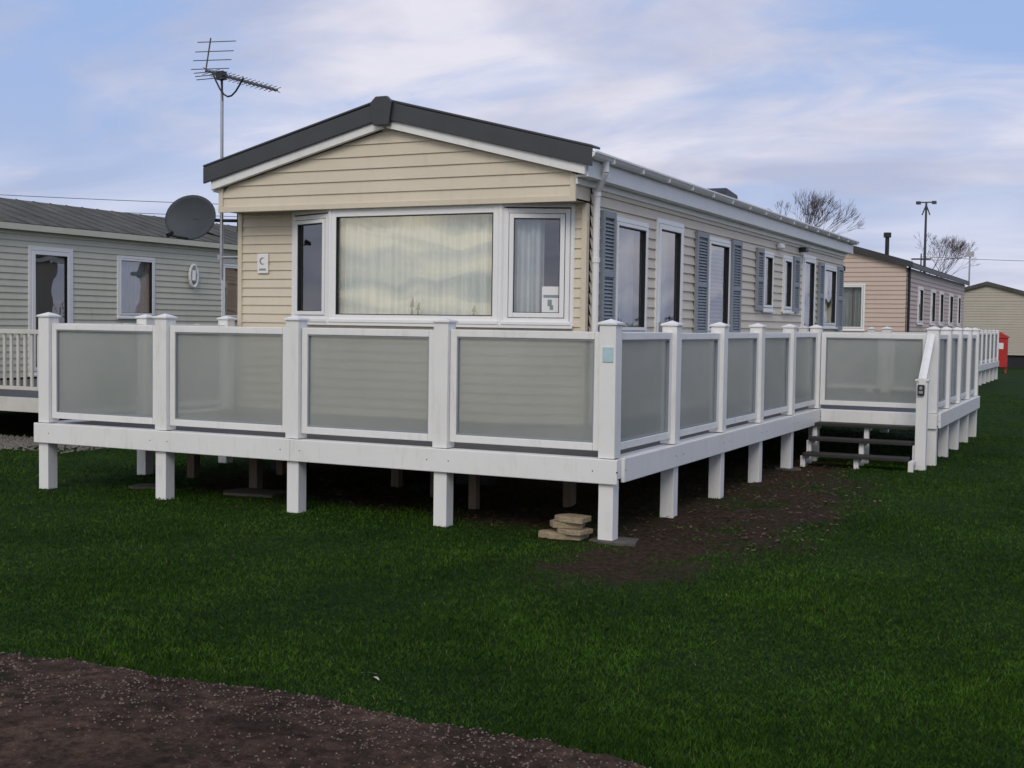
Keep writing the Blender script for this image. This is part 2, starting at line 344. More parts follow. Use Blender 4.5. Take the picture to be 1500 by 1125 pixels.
rings=8;seg=32
b.v.append(tuple(cD-nD*.07))
for r in range(1,rings+1):
    for k in range(seg):
        t=2*math.pi*k/seg; rr=r/rings; b.v.append(tuple(cD+uD*math.cos(t)*rr*.34+vD*math.sin(t)*rr*.29-nD*.07*(1-rr*rr)))
for k in range(seg): b.f.append((0,1+k,1+(k+1)%seg))
for r in range(rings-1):
    for k in range(seg): b.f.append((1+r*seg+k,1+(r+1)*seg+k,1+(r+1)*seg+(k+1)%seg,1+r*seg+(k+1)%seg))
o=b.make('reflector',DISH,D,smooth=True); md=o.modifiers.new('s','SOLIDIFY'); md.thickness=.01
b=B(); e=cD-vD*.27; f=cD+nD*.24-vD*.30-uD*.14; b.cyl(e,f,.012); b.cyl(f,f-nD*.08+vD*.06,.028,10)
b.cyl(cD-nD*.08,V((px,py,2.95)),.022); b.cyl((px,py,2.95),(x0,py+.12,2.95),.02); b.box((x0-.03,3.04,2.8),(x0,3.16,3.1))
b.cyl(cD-nD*.08-vD*.12,V((px,py,2.75)),.012)
b.make('lnb_and_mount',BLACK,D)
# ------------------------------------------------------------ decking
def deck_run(par,p0,p1,n,first=True,last=True,panels=True,fascia=True,e0=0,e1=0,legs=True,Nv=None):
    p0,p1=V(p0),V(p1); U=(p1-p0); l=U.length; U.normalize(); N=Nv or V((U.y,-U.x,0)); st=l/n; hp=.07
    bp=B(); bl=B(); bfr=B(); bg=B(); bt=B()
    for i in range(n+1):
        if (i==0 and not first) or (i==n and not last): continue
        u=i*st
        ln=U*random.uniform(-.004,.004)+N*random.uniform(-.004,.004)
        bp.obox(p0,U,N,u-hp,u+hp,-hp,hp,.672,1.735,W=Z+ln)
        P1=p0+ln*1.735
        bp.obox(P1,U,N,u-hp-.014,u+hp+.014,-hp-.014,hp+.014,1.735,1.755)
        c=P1+U*u; k=len(bp.v)
        for a,d in ((-1,-1),(1,-1),(1,1),(-1,1)): bp.v.append(tuple(c+U*a*(hp+.006)+N*d*(hp+.006)+Z*1.7555))
        bp.v.append(tuple(c+Z*1.785)); bp.f+=[(k,k+1,k+4),(k+1,k+2,k+4),(k+2,k+3,k+4),(k+3,k,k+4)]
        if legs:
            j=random.uniform(-.008,.008)
            bl.obox(p0+U*j,U,N,u-.063,u+.063,-.063,.063,-.05,.49)
    if panels:
        for i in range(n):
            a,c=i*st+hp+.004,(i+1)*st-hp-.004; dz=random.uniform(-.006,.006); z0,z1=.722+dz,1.675+dz; t=.03;w=.062
            bfr.obox(p0,U,N,a,a+w,-t,t,z0,z1); bfr.obox(p0,U,N,c-w,c,-t,t,z0,z1); bfr.obox(p0,U,N,a+w,c-w,-t,t+.004,z0,z0+w); bfr.obox(p0,U,N,a+w,c-w,-t,t+.004,z1-w,z1)
            bt.obox(p0,U,N,a+w,a+w+.012,-.014,t-.004,z0+w,z1-w); bt.obox(p0,U,N,c-w-.012,c-w,-.014,t-.004,z0+w,z1-w); bt.obox(p0,U,N,a+w+.012,c-w-.012,-.014,t-.004,z0+w,z0+w+.012); bt.obox(p0,U,N,a+w+.012,c-w-.012,-.014,t-.004,z1-w-.012,z1-w)
            bg.obox(p0,U,N,a+w+.004,c-w-.004,-.004,.004,z0+w+.004,z1-w-.004)
    if fascia:
        bfa=B(); nb=max(1,n//2) ; xs=[-.074-e0]+[ (i)*l/nb for i in range(1,nb)]+[l+.074+e1]
        for a,c in zip(xs[:-1],xs[1:]): bfa.obox(p0,U,N,a+.0015,c-.0015,.068,.100,.47,.668)
        bfa.obox(p0,U,N,-.07,l+.07,-.066,.0675,.50,.664)
        bfa.make('fascia',WHITE,par,.006)
        bs=B()
        for i in range(n+1):
            for s in (-.035,.035): bs.cyl(p0+U*(i*st+s*3)+N*.0995+Z*.57,p0+U*(i*st+s*3)+N*.1015+Z*.57,.006,6)
        bs.make('screws',BLACK,par)
    if bp.v: bp.make('posts',WHITE,par,.004)
    if bl.v: bl.make('legs',WHITE,par,.004)
    if bfr.v: bfr.make('panel_frames',WHITE,par,.005); bg.make('glass_panels',FROST,par); bt.make('panel_beads',SHUT,par)
K=empty('raised_decking')
deck_run(K,(-6.09,0,0),(0,0,0),4,e0=.03,e1=.03)
deck_run(K,(0,0,0),(0,7.45,0),5,first=False,e0=-.15+.0)
deck_run(K,(-6.09,2.8,0),(-6.09,0,0),2,last=False,e1=-.15)
YG=7.45; XR=1.50
deck_run(K,(.0,YG,0),(XR,YG,0),1,first=False,e0=-.18)
deck_run(K,(XR,YG,0),(XR,12.4,0),4,first=False,e0=-.15)
deck_run(K,(XR,12.4,0),(-1.3,12.4,0),2,first=False,fascia=False)
b=B()
yy=-.06
while yy<12.3:
    e=min(yy+.14,12.35)
    if yy<2.6: b.box((-6.15,yy,.63),(.06,e,.655))
    elif yy<7.3: b.box((-1.45,yy,.63),(.06,e,.655))
    else: b.box((-1.45,yy,.63),(XR+.06,e,.655))
    yy+=.146
b.make('deck_floor',BOARD,K)
b=B()
for xx in np.arange(-5.9,0,.6): b.box((xx,.0,.50),(xx+.045,2.9,.628))
b.make('joists',TIMB,K)
b=B()
for (xx,yy,w) in ((-4.35,1.0,.1),(-3.2,1.9,.09),(-1.75,.9,.08),(-1.1,1.6,.1),(-4.9,2.2,.09),(-.95,2.4,.08),(-2.5,1.5,.09),(-5.5,1.4,.1)): b.box((xx,yy,-.03),(xx+w,yy+w,.498))
b.make('support_posts',TIMB,K,.004)
b=B(); b.obox(V((0,0,0)),X,Y,-.045,.045,-.082,-.0755,1.44,1.56); b.make('number_plate',mat('blue_plate',(.45,.62,.66),.4,.1,30),K,.003)
# gate steps
ST=empty('deck_steps'); b=B()
for i,(z,y) in enumerate(((.17,6.35),(.34,6.68),(.51,7.01))): b.box((.1,y,z-.04),(1.36,y+.29,z))
b.make('treads',TREAD,ST,.006)
b=B()
for xx in (.06,.72,1.37):
    for z,y in ((.13,6.42),(.30,6.75),(.47,7.08)): b.box((xx,y,-.03),(xx+.06,y+.07,z-.002)); b.box((xx+.001,y+.071,z-.05),(xx+.058,y+.26,z-.003))
b.make('stringers',WHITE,ST,.004)
b=B(); b.box((1.40,6.72,-.05),(1.53,6.85,1.10)); b.box((1.385,6.705,1.10),(1.545,6.865,1.125))
p,q=V((1.47,6.7,1.08)),V((1.47,7.42,1.66)); b.prism([(-.04,-.05),(.04,-.05),(.05,.05),(0,.065),(-.05,.05)],p,X,Z,(q-p),0,1)
b.make('newel_handrail',WHITE,ST,.006)
b=B(); b.box((1.42,6.675,.93),(1.50,6.718,1.06)); b.make('key_safe',BLACK,ST,.008)
b=B(); b.cyl((1.46,6.672,1.02),(1.46,6.68,1.02),.022); b.box((1.435,6.671,.95),(1.485,6.674,.985)); b.make('key_safe_dial',STEEL,ST)
# ------------------------------------------------------------ generic caravans
def caravan(name,xa,xb,ya,yb,sid,roofm,wins,fwins,trim=WHITE,ridge=.62,eave=3.42,doorlist=(),back=True):
    E=empty(name); xm=(xa+xb)/2; hw=(xb-xa)/2+.15; ER=eave+ridge; f0=.62
    P=V((xb,0,0)); b=B()
    ops=[(a,c,z,zz) for a,c,z,zz,_ in wins]+[(a,c,f0,3.05) for a,c in doorlist]
    siding(b,P,Y,X,ya,yb,f0,eave-.12,.12,ops,depth=.02)
    fops=[(a,c,z,zz) for a,c,z,zz,_ in fwins]
    siding(b,V((0,ya,0)),X,-Y,xa,xb,f0,eave-.1,.12,fops,depth=.02)
    siding(b,V((0,ya,0)),X,-Y,xa,xb,eave-.1,ER-.12,.12,depth=.02,clip=lambda z:(xm-(ER-.1-z)/(ridge)*hw,xm+(ER-.1-z)/(ridge)*hw))
    b.quad((xa,ya,f0),(xa,yb,f0),(xa,yb,eave-.1),(xa,ya,eave-.1)); b.quad((xa,yb,f0),(xb,yb,f0),(xb,yb,eave-.1),(xm,yb,ER-.1),(xa,yb,eave-.1))
    b.quad((xa,ya,f0),(xb,ya,f0),(xb,yb,f0),(xa,yb,f0))
    b.quad((xb-1.4,ya+.05,f0),(xb-1.4,yb,f0),(xb-1.4,yb,eave-.1),(xb-1.4,ya+.05,eave-.1))
    b.make('walls',sid,E,recalc=False)
    b=B()
    for sg in (-1,1):
        b.prism([(xm,ER),(xm+sg*hw,eave),(xm+sg*hw,eave-.05),(xm,ER-.05)],V((0,0,0)),X,Z,Y,ya-.12,yb+.12)
        b.prism([(xm,ER+.03),(xm+sg*(hw+.02),eave+.02),(xm+sg*(hw+.02),eave-.14),(xm,ER-.14)],V((0,0,0)),X,Z,Y,ya-.16,ya-.122)
    for yy in np.arange(ya+.3,yb,.45):
        b.prism([(xm,ER+.012),(xm+hw,eave+.012),(xm+hw,eave+.002),(xm,ER+.002)],V((0,0,0)),X,Z,Y,yy,yy+.03)
    b.make('roof',roofm,E)
    b=B(); b.box((xb+.10,ya-.12,eave-.13),(xb+.17,yb+.12,eave-.02)); b.box((xb,ya-.1,eave-.2),(xb+.03,yb,eave-.13))
    b.cyl((xb+.06,ya+.1,eave-.1),(xb+.06,ya+.1,.3),.035); b.make('gutter',trim,E)
    for a,c,z,zz,k in wins: window(E,P,Y,X,a,c,z,zz,cur=k,gm=GLASS2)
    for a,c in doorlist: window(E,P,Y,X,a,c,f0+.03,3.05,fw=.07,sash=.08,cur=None,gm=GLASS2,name='glazed_door')
    for a,c,z,zz,k in fwins: window(E,V((0,ya,0)),X,-Y,a,c,z,zz,cur=k,gm=GLASS2)
    b=B(); b.box((xa+.12,ya+.12,0),(xb-.12,yb-.12,f0-.002)); b.make('skirting',DARK,E)
    return E
E1=caravan('static_caravan',-18.9,-14.6,3.2,17.5,SAGE,ROOFG,[(4.4,5.8,1.75,3.0,'sides'),(9.94,11.03,1.75,3.0,'net'),(13.2,14.3,1.75,3.0,'sides')],[(-18,-15.5,1.7,2.9,'net')],trim=SAGE,eave=3.45,ridge=.68,doorlist=[(7.66,8.75)])
b=B(); 
for k in range(16):
    t0=2*math.pi*k/16;t1=2*math.pi*(k+1)/16; c=V((-14.53,12.2,2.68)); b.cyl(c+Y*.13*math.cos(t0)+Z*.24*math.sin(t0),c+Y*.13*math.cos(t1)+Z*.24*math.sin(t1),.03,6)
b.cyl(c-Z*.1,c+Z*.12,.05); b.make('oval_wall_lamp',UPVC,E1)
E2=caravan('static_caravan',-6.1,-1.5,25.0,38.4,PINK,ROOFD,[(27.0,28,1.9,2.95,'net'),(29.6,30.6,1.9,2.95,'net'),(31.6,32.5,1.9,2.95,'net'),(34,35,1.9,2.95,'net'),(36.4,37.2,1.9,2.95,'net')],[(-5.5,-4.2,1.7,2.95,'net'),(-4.1,-2.55,1.7,2.95,'net')],trim=BLACK,eave=3.5,ridge=.7)
b=B(); b.cyl((-2.6,28.5,3.8),(-2.6,28.5,4.5),.06); b.cyl((-2.6,28.5,4.42),(-2.6,28.5,4.56),.11); b.make('flue',BLACK,E2)
E3=caravan('static_caravan',-4.7,.4,54,68,BEIGE,ROOFG,[(57,58,1.9,2.9,'net')],[],eave=3.3,ridge=.75)
E4=caravan('static_caravan',4.5,9,64,76,SAGE,ROOFG,[],[(5.2,8.2,1.8,2.9,'net')],eave=3.2,ridge=.6)
E5=caravan('static_caravan',-19,-14.6,24,37,BEIGE,ROOFG,[(28,29,1.9,2.9,'net')],[(-18,-16,1.8,2.9,'net')])
# neighbour decks
K2=empty('picket_decking'); b=B(); yd=3.3; xa,xb=-14.3,-9.55
b.box((xa,yd-.03,.42),(xb+.03,yd,.62)); b.box((xb,yd,.42),(xb+.03,8.5,.62)); b.box((xa,yd-.02,1.50),(xb+.02,yd+.05,1.56)); b.box((xb-.05,yd+.05,1.50),(xb+.02,8.5,1.56)); b.box((xa,yd,.72),(xb-.05,yd+.035,.77)); b.box((xb-.035,yd,.72),(xb-.001,8.5,.77))
for xx in np.arange(xa,xb,.13): b.box((xx,yd+.001,.771),(xx+.045,yd+.03,1.499))
for yy in np.arange(yd+.1,8.5,.13): b.box((xb-.03,yy,.771),(xb-.002,yy+.045,1.499))
for xx in np.arange(xa,xb+.1,1.55): b.box((xx-.05,yd+.051,-.05),(xx+.05,yd+.15,1.66))
for yy in (4.9,6.5,8.4): b.box((xb-.15,yy,-.05),(xb-.051,yy+.1,1.66))
b.make('rails_and_pickets',mat('aged_white',(.62,.60,.54),.6,.08,3,grime=.3),K2,.003)
b=B(); b.box((xa,yd+.001,.56),(xb-.001,8.5,.60)); b.make('deck_floor',BOARD,K2)
K3=empty('raised_decking'); deck_run(K3,(-.4,29,0),(-.4,39,0),7); deck_run(K3,(-1.4,29,0),(-.4,29,0),1,last=False)
K4=empty('raised_decking'); deck_run(K4,(-1.4,19.5,0),(.0,19.5,0),1); deck_run(K4,(0,19.5,0),(0,24.5,0),3,first=False)
FP=empty('fire_point_cabinet'); b=B(); o_=-.78; b.box((-.34+o_,46,.25),(.2+o_,46.5,1.45)); b.box((-.38+o_,45.96,1.45),(.24+o_,46.54,1.52))
for xx in (-.3,.12): b.box((xx+o_,46.1,-.05),(xx+.06+o_,46.4,.249))
b.prism([(-.38,1.52),(.24,1.52),(-.07,1.7)],V((o_,0,0)),X,Z,Y,45.96,46.54); b.make('cabinet',RED,FP,.01)
b=B(); b.box((-.2+o_,45.98,1.0),(.06+o_,45.998,1.25)); b.make('cabinet_notice',UPVC,FP)
# ------------------------------------------------------------ poles, wires
def pole(name,x,y,h,kind):
    E=empty(name); b=B(); b.cyl((x,y,-.2),(x,y,h),.08,8,.04)
    if kind=='lamp':
        b.cyl((x-.3,y,h),(x+.3,y,h),.025); b.box((x-.38,y-.12,h-.07),(x-.22,y+.12,h+.04)); b.box((x+.22,y-.12,h-.07),(x+.38,y+.12,h+.04)); b.cyl((x-.15,y,h-.5),(x+.0,y,h-.1),.025); b.cyl((x+.15,y,h-.5),(x+.0,y,h-.1),.025)
    elif kind=='sign': b.box((x-.22,y-.05,h-.15),(x+.22,y+.05,h+.12))
    else: b.box((x-.6,y-.04,h-.4),(x+.6,y+.04,h-.3))
    b.make('post',CHAR if kind!='sign' else STEEL,E); return E
pole('lamp_post',-3.5,42.8,6.8,'lamp'); pole('lamp_post',-4.1,64.7,6.0,'sign') 
U1=pole('utility_pole',-8.0,74,6.6,'u'); pole('utility_pole',14,84,6.9,'u')
pole('utility_pole',-58,27,8.3,'u'); pole('utility_pole',-16,56,8.0,'u')
W=empty('overhead_wires'); b=B()
def wire(p,q,sag,r=.018):
    prev=None
    for k in range(21):
        t=k/20; c=V(p).lerp(V(q),t)-Z*sag*4*t*(1-t)
        if prev: b.cyl(prev,c,r,4,cap=False)
        prev=c
wire((-58,27,8.2),(-16,56,7.9),.5); wire((-58,27,7.6),(-16,56,7.3),.5); wire((-8,74,6.4),(14,84,6.6),.3); wire((-8,74,6.2),(-4.1,64.7,5.9),.1)
b.make('cables',BLACK,W)
# ------------------------------------------------------------ bare trees
BARK=mat('bare_twigs',(.085,.058,.048),.9,.2,3)
def tree(x,y,h,seed,spread=.55,rm=1):
    R=random.Random(seed); b=B()
    def grow(p,d,l,r,dep):
        n=2; 
        for k in range(n):
            q=p+d*l/n; b.cyl(p,q,r,4 if dep<5 else 6,r*.82,cap=False); p=q; r*=.82
            d=(d+V((R.uniform(-1,1),R.uniform(-1,1),R.uniform(-.5,.8)))*.13).normalized()
        if dep==0: return
        for k in range(R.choice((2,3,3)) if dep>1 else 3):
            nd=(d+V((R.uniform(-1,1),R.uniform(-1,1),R.uniform(-.35,.7)))*spread).normalized()
            grow(p,nd,l*R.uniform(.66,.86),max(r*.78,.006),dep-1)
    grow(V((x,y,-.1)),Z.copy(),h*.27,h*.02*rm,7)
    E=empty('bare_tree'); b.make('trunk_and_branches',BARK,E,recalc=False)
tree(-11.5,50,8.7,3,.5,1.0); tree(-7.1,69,8.2,11); tree(-30,70,8,5); tree(14,95,8,8)
b=B()
for i in range(9000):
    a=random.uniform(-2.6,2.2); r=random.uniform(140,150); c=V((3.6+math.sin(a)*r,-9+math.cos(a)*r,0)); hh=2.2+1.8*mnoise.noise(V((a*14,1,0)))+1.0*mnoise.noise(V((a*60,4,0)))
    c.z=random.random()*max(.6,hh); s=random.uniform(.4,.9); d1=V((random.uniform(-1,1),random.uniform(-1,1),random.uniform(-1,1)))*s; d2=V((random.uniform(-1,1),random.uniform(-1,1),random.uniform(-1,1)))*s
    b.quad(c-d1,c+d2,c+d1)
HG=empty('hedgerow'); b.make('foliage',mat('hedge_leaf',(.06,.07,.035),.8,.3,.3),HG,recalc=False)
# ------------------------------------------------------------ ground
def dirt(x,y):
    n=mnoise.noise(V((x*1.3,y*1.3,3)))*.5+mnoise.noise(V((x*3.7,y*3.7,7)))*.5+mnoise.noise(V((x*11,y*11,17)))*.4
    def boxd(xa,xb,ya,yb):
        dx=max(xa-x,0,x-xb); dy=max(ya-y,0,y-yb); return math.hypot(dx,dy)
    d=min(boxd(-4.9,-.1,.85,3.4),boxd(-1.6,.25,.5,7.0)); 
    d2=math.hypot((x-.45)/.66,(y-2.0)/2.5)-1
    v=.95-min(d/.6, max(d2,0)/.8)+n
    return max(0,min(1,v))
def axis(lo,hi,st,ext):
    a=list(np.arange(lo,hi+1e-6,st)); s=st; v=hi
    while v<ext: s*=1.35; v+=s; a.append(v)
    s=st; v=lo
    while v>-ext: s*=1.35; v-=s; a.insert(0,v)
    return a
ax=axis(-9,4,.055,900); ay=axis(-5,9,.055,900)
vs=[];dv=[];fs=[]
for y in ay:
    for x in ax:
        d=dirt(x,y) if -8<x<3 and -2<y<9 else 0
        z=0
        if -5<y<60 and abs(x)<60: z=.018*mnoise.noise(V((x*.7,y*.7,0)))*min(1,(y+5)/2)+d*(.02*mnoise.noise(V((x*5,y*5,2)))+.022*mnoise.noise(V((x*13,y*13,2))))
        vs.append((x,y,z)); dv.append(d)
nx=len(ax)
for j in range(len(ay)-1):
    for i in range(nx-1): k=j*nx+i; fs.append((k,k+1,k+nx+1,k+nx))
me=bpy.data.meshes.new('ground'); me.from_pydata(vs,[],fs); at=me.attributes.new('dirt','FLOAT','POINT'); at.data.foreach_set('value',dv)
for p in me.polygons: p.use_smooth=True
g=bpy.data.objects.new('ground',me); COL.objects.link(g)
m,t,bs=newmat('lawn_ground'); N=t.nodes;L=t.links
tc=N.new('ShaderNodeTexCoord')
def noi(sc,det=6,ro=.6):
    n=N.new('ShaderNodeTexNoise'); n.inputs['Scale'].default_value=sc; n.inputs['Detail'].default_value=det; n.inputs['Roughness'].default_value=ro; L.new(tc.outputs['Object'],n.inputs['Vector']); return n
def ramp(src,c1,c2,a=.3,bb=.7):
    r=N.new('ShaderNodeValToRGB'); r.color_ramp.elements[0].position=a; r.color_ramp.elements[1].position=bb; r.color_ramp.elements[0].color=(*c1,1); r.color_ramp.elements[1].color=(*c2,1); L.new(src,r.inputs[0]); return r
gA=ramp(noi(.7).outputs['Fac'],(.014,.040,.006),(.028,.066,.011)); gB=ramp(noi(45,8,.8).outputs['Fac'],(.3,.3,.3),(1.35,1.3,1.2))
mu=N.new('ShaderNodeMixRGB'); mu.blend_type='MULTIPLY'; mu.inputs[0].default_value=1; L.new(gA.outputs[0],mu.inputs[1]); L.new(gB.outputs[0],mu.inputs[2])
dc=ramp(noi(22,8,.8).outputs['Fac'],(.010,.007,.004),(.105,.066,.042),.34,.66)
an=N.new('ShaderNodeAttribute'); an.attribute_name='dirt'
mx=N.new('ShaderNodeMixRGB'); L.new(an.outputs['Fac'],mx.inputs[0]); L.new(mu.outputs[0],mx.inputs[1]); L.new(dc.outputs[0],mx.inputs[2]); L.new(mx.outputs[0],bs.inputs['Base Color'])
bs.inputs['Roughness'].default_value=.95; bs.inputs['Specular IOR Level'].default_value=.1
bp=N.new('ShaderNodeBump'); bp.inputs['Strength'].default_value=1; bp.inputs['Distance'].default_value=.05; L.new(noi(30,8,.8).outputs['Fac'],bp.inputs['Height']); L.new(bp.outputs[0],bs.inputs['Normal'])
me.materials.append(m)
# grass blades
NB=850000
d=np.exp(rng.uniform(math.log(3.8),math.log(34),NB)); r=rng.uniform(-.62,.62,NB)*d
gx_=3.657+.8996*r-.4368*d; gy_=-9.341+.4368*r+.8996*d
def edge(x): return -4.70+.05*np.sin(x*1.7+1)+.03*np.sin(x*5.1)+.015*np.sin(x*17)+.012*np.sin(x*41)
keep=gy_>edge(gx_)+rng.normal(0,.03,NB)
idx=np.where(keep)[0]
kk=[]
for i in idx:
    x,y=gx_[i],gy_[i]
    if -8<x<3 and -2<y<9 and dirt(x,y)>random.uniform(.1,.95): continue
    if -18.5<x<-9.3 and y>3.5: continue
    if y<6 and mnoise.noise(V((x*2.6,y*2.6,31)))*.6+mnoise.noise(V((x*9,y*9,33)))*.5>random.uniform(.15,.9): continue
    kk.append(i)
kk=np.array(kk); n=len(kk); gx_=gx_[kk]; gy_=gy_[kk]; d=d[kk]
th=rng.uniform(0,2*math.pi,n); w=(.0016+.00036*d)*rng.uniform(.7,1.4,n); hgt=rng.uniform(.008,.024,n)*(1+.35*np.sin(gx_*2.3)*np.sin(gy_*1.9+1))
tall=rng.uniform(0,1,n)<.02; hgt[tall]*=1.8
lx=rng.normal(0,.016,n); ly=rng.normal(0,.016,n)
co=np.zeros((n,3,3)); co[:,0,0]=gx_-np.cos(th)*w; co[:,0,1]=gy_-np.sin(th)*w; co[:,1,0]=gx_+np.cos(th)*w; co[:,1,1]=gy_+np.sin(th)*w; co[:,2,0]=gx_+lx; co[:,2,1]=gy_+ly; co[:,:2,2]=-.006; co[:,2,2]=hgt
zg=np.array([.018*mnoise.noise(V((x*.7,y*.7,0)))*min(1,(y+5)/2) for x,y in zip(gx_,gy_)]); co[:,:,2]+=zg[:,None]
me=bpy.data.meshes.new('grass'); me.vertices.add(n*3); me.vertices.foreach_set('co',co.ravel()); me.loops.add(n*3); me.loops.foreach_set('vertex_index',np.arange(n*3)); me.polygons.add(n); me.polygons.foreach_set('loop_start',np.arange(n)*3); me.polygons.foreach_set('loop_total',np.full(n,3))
va=me.attributes.new('rnd','FLOAT','POINT'); va.data.foreach_set('value',np.repeat(rng.uniform(0,1,n),3))
me.update(); o=bpy.data.objects.new('grass',me); COL.objects.link(o)
m,t,bs=newmat('grass_blade'); N=t.nodes;L=t.links; tc=N.new('ShaderNodeTexCoord')
an=N.new('ShaderNodeAttribute'); an.attribute_name='rnd'
r1=ramp(an.outputs['Fac'],(.018,.058,.005),(.055,.125,.015),0,1); e3=r1.color_ramp.elements.new(.965); e3.color=(.055,.125,.015,1); r1.color_ramp.elements[2].color=(.15,.14,.06,1)
r2=ramp(noi(.8,5).outputs['Fac'],(.50,.54,.5),(1.2,1.15,1.0),.34,.66)
r3=ramp(noi(6,6,.75).outputs['Fac'],(.55,.6,.55),(1.25,1.2,1.05),.35,.65)
mu=N.new('ShaderNodeMixRGB'); mu.blend_type='MULTIPLY'; mu.inputs[0].default_value=1; L.new(r1.outputs[0],mu.inputs[1]); L.new(r2.outputs[0],mu.inputs[2])
mu2=N.new('ShaderNodeMixRGB'); mu2.blend_type='MULTIPLY'; mu2.inputs[0].default_value=1; L.new(mu.outputs[0],mu2.inputs[1]); L.new(r3.outputs[0],mu2.inputs[2]); L.new(mu2.outputs[0],bs.inputs['Base Color'])
bs.inputs['Roughness'].default_value=.8; bs.inputs['Specular IOR Level'].default_value=.08; me.materials.append(m)
# path
b=B(); xs=np.arange(-9,9,.03); ed=edge(xs)+.01+np.array([.02*mnoise.noise(V((x*9,0,0)))+.018*mnoise.noise(V((x*23,0,5))) for x in xs])
rows=[0,.015,.04,.08]+list(np.arange(.11,2.2,.035))+[2.5,3,4,6,8.]
for j,rw in enumerate(rows):
    for i,x in enumerate(xs):
        zz=.003 if rw==0 else .016
        if rw>0: zz+=.008*mnoise.noise(V((x*3,rw*3,1)))+.008*mnoise.noise(V((x*8,rw*8,1)))+.005*mnoise.noise(V((x*20,rw*20,1)))
        b.v.append((x if 0<i<len(xs)-1 else x*4,ed[i]-rw,zz))
nx=len(xs)
for j in range(len(rows)-1):
    for i in range(nx-1): k=j*nx+i; b.f.append((k,k+nx,k+nx+1,k+1))
m,t,bs=newmat('worn_path'); N=t.nodes;L=t.links; tc=N.new('ShaderNodeTexCoord'); PATH=m
a1=ramp(noi(1.9,5).outputs['Fac'],(.050,.030,.021),(.135,.085,.060),.38,.62)
a2=ramp(noi(13,9,.85).outputs['Fac'],(.28,.28,.28),(1.6,1.55,1.5),.38,.62)
mu=N.new('ShaderNodeMixRGB'); mu.blend_type='MULTIPLY'; mu.inputs[0].default_value=1; L.new(a1.outputs[0],mu.inputs[1]); L.new(a2.outputs[0],mu.inputs[2])
vo=N.new('ShaderNodeTexVoronoi'); vo.inputs['Scale'].default_value=42; L.new(tc.outputs['Object'],vo.inputs['Vector'])
a3=ramp(vo.outputs['Distance'],(2.6,2.4,2.1),(1,1,1),.10,.22)
mu3=N.new('ShaderNodeMixRGB'); mu3.blend_type='MULTIPLY'; mu3.inputs[0].default_value=.6; L.new(mu.outputs[0],mu3.inputs[1]); L.new(a3.outputs[0],mu3.inputs[2])
mo=ramp(noi(3.2,8,.75).outputs['Fac'],(0,0,0),(.8,.8,.8),.52,.64)
mg=N.new('ShaderNodeMixRGB'); mg.inputs[2].default_value=(.028,.026,.013,1); L.new(mo.outputs[0],mg.inputs[0]); L.new(mu3.outputs[0],mg.inputs[1]); L.new(mg.outputs[0],bs.inputs['Base Color'])
bp=N.new('ShaderNodeBump'); bp.inputs['Strength'].default_value=1; bp.inputs['Distance'].default_value=.06; L.new(noi(16,9,.8).outputs['Fac'],bp.inputs['Height']); L.new(bp.outputs[0],bs.inputs['Normal'])
bs.inputs['Roughness'].default_value=.9; bs.inputs['Specular IOR Level'].default_value=.12
b.make('path',PATH,None,smooth=True,recalc=False)
# gravel
GR=empty('gravel'); b=B()
for i in range(9000):
    x=random.uniform(-14.3,-8.4); y=random.uniform(2.3,3.6)+random.gauss(0,.12)
    if x>-9.4: y=random.uniform(2.4,8)
    s=random.uniform(.012,.03); c=V((x,y,s*.4)); k=len(b.v)
    for dd in (X,-X,Y,-Y,Z): b.v.append(tuple(c+(dd+V((random.uniform(-.4,.4),)*3))*s))
    b.f+=[(k,k+2,k+4),(k+2,k+1,k+4),(k+1,k+3,k+4),(k+3,k,k+4)]
b.make('stones',mat('gravel_stone',(.22,.20,.175),.9,.3,20),GR,recalc=False)
# loose grit on the path
GT=empty('grit'); b=B(); R=random.Random(9)
for i in range(5000):
    x=R.uniform(-3.5,3.6); y=float(edge(x))-abs(R.gauss(0,.45))-.0
    if y<-8: continue
    s=R.uniform(.0025,.008); c=V((x,y,.018)); k=len(b.v)
    for dd in (X,-X,Y,-Y,Z): b.v.append(tuple(c+(dd+V((R.uniform(-.4,.4),R.uniform(-.4,.4),0)))*s))
    b.f+=[(k,k+2,k+4),(k+2,k+1,k+4),(k+1,k+3,k+4),(k+3,k,k+4)]
b.make('grit_stones',mat('grit_stone',(.20,.15,.12),.9,.35,30),GT,recalc=False)
def slab(b,c,sx,sy,h,ang,seed):
    R=random.Random(seed); n=9; c=V(c); pts=[]
    for k in range(n):
        t=2*math.pi*k/n; sq=1/max(abs(math.cos(t)),abs(math.sin(t))); f=min(sq,1.28)*R.uniform(.85,1.05)
        pts.append((math.cos(t)*f*sx,math.sin(t)*f*sy))
    U=V((math.cos(ang),math.sin(ang),0)); N=V((-U.y,U.x,0)); b.prism(pts,c,U,N,(Z+V((R.uniform(-.06,.06),R.uniform(-.06,.06),0))),0,h)
PL=empty('paving_stone_pile'); b=B()
for i,(dx,dy,sx,sy,h,z,a) in enumerate(((-.03,0,.17,.13,.045,.0,.1),(.04,-.01,.15,.12,.04,.045,-.2),(-.02,.03,.15,.11,.05,.087,.15),(.03,.0,.135,.11,.045,.138,-.05),(-.17,-.04,.08,.07,.05,0,.6))): slab(b,(-.34+dx,-.02+dy,z),sx,sy,h,a,i+2)
b.make('slabs',STONE,PL,.006)
PG=empty('paving_slab'); b=B(); slab(b,(.05,-.0,-.012),.19,.15,.03,.2,5); slab(b,(-4.1,.75,-.01),.33,.22,.035,.1,8); slab(b,(-5.3,.6,-.01),.22,.17,.025,.4,9); slab(b,(0,5.96,-.015),.17,.15,.03,0,15); b.make('slab',SLAB,PG,.006)
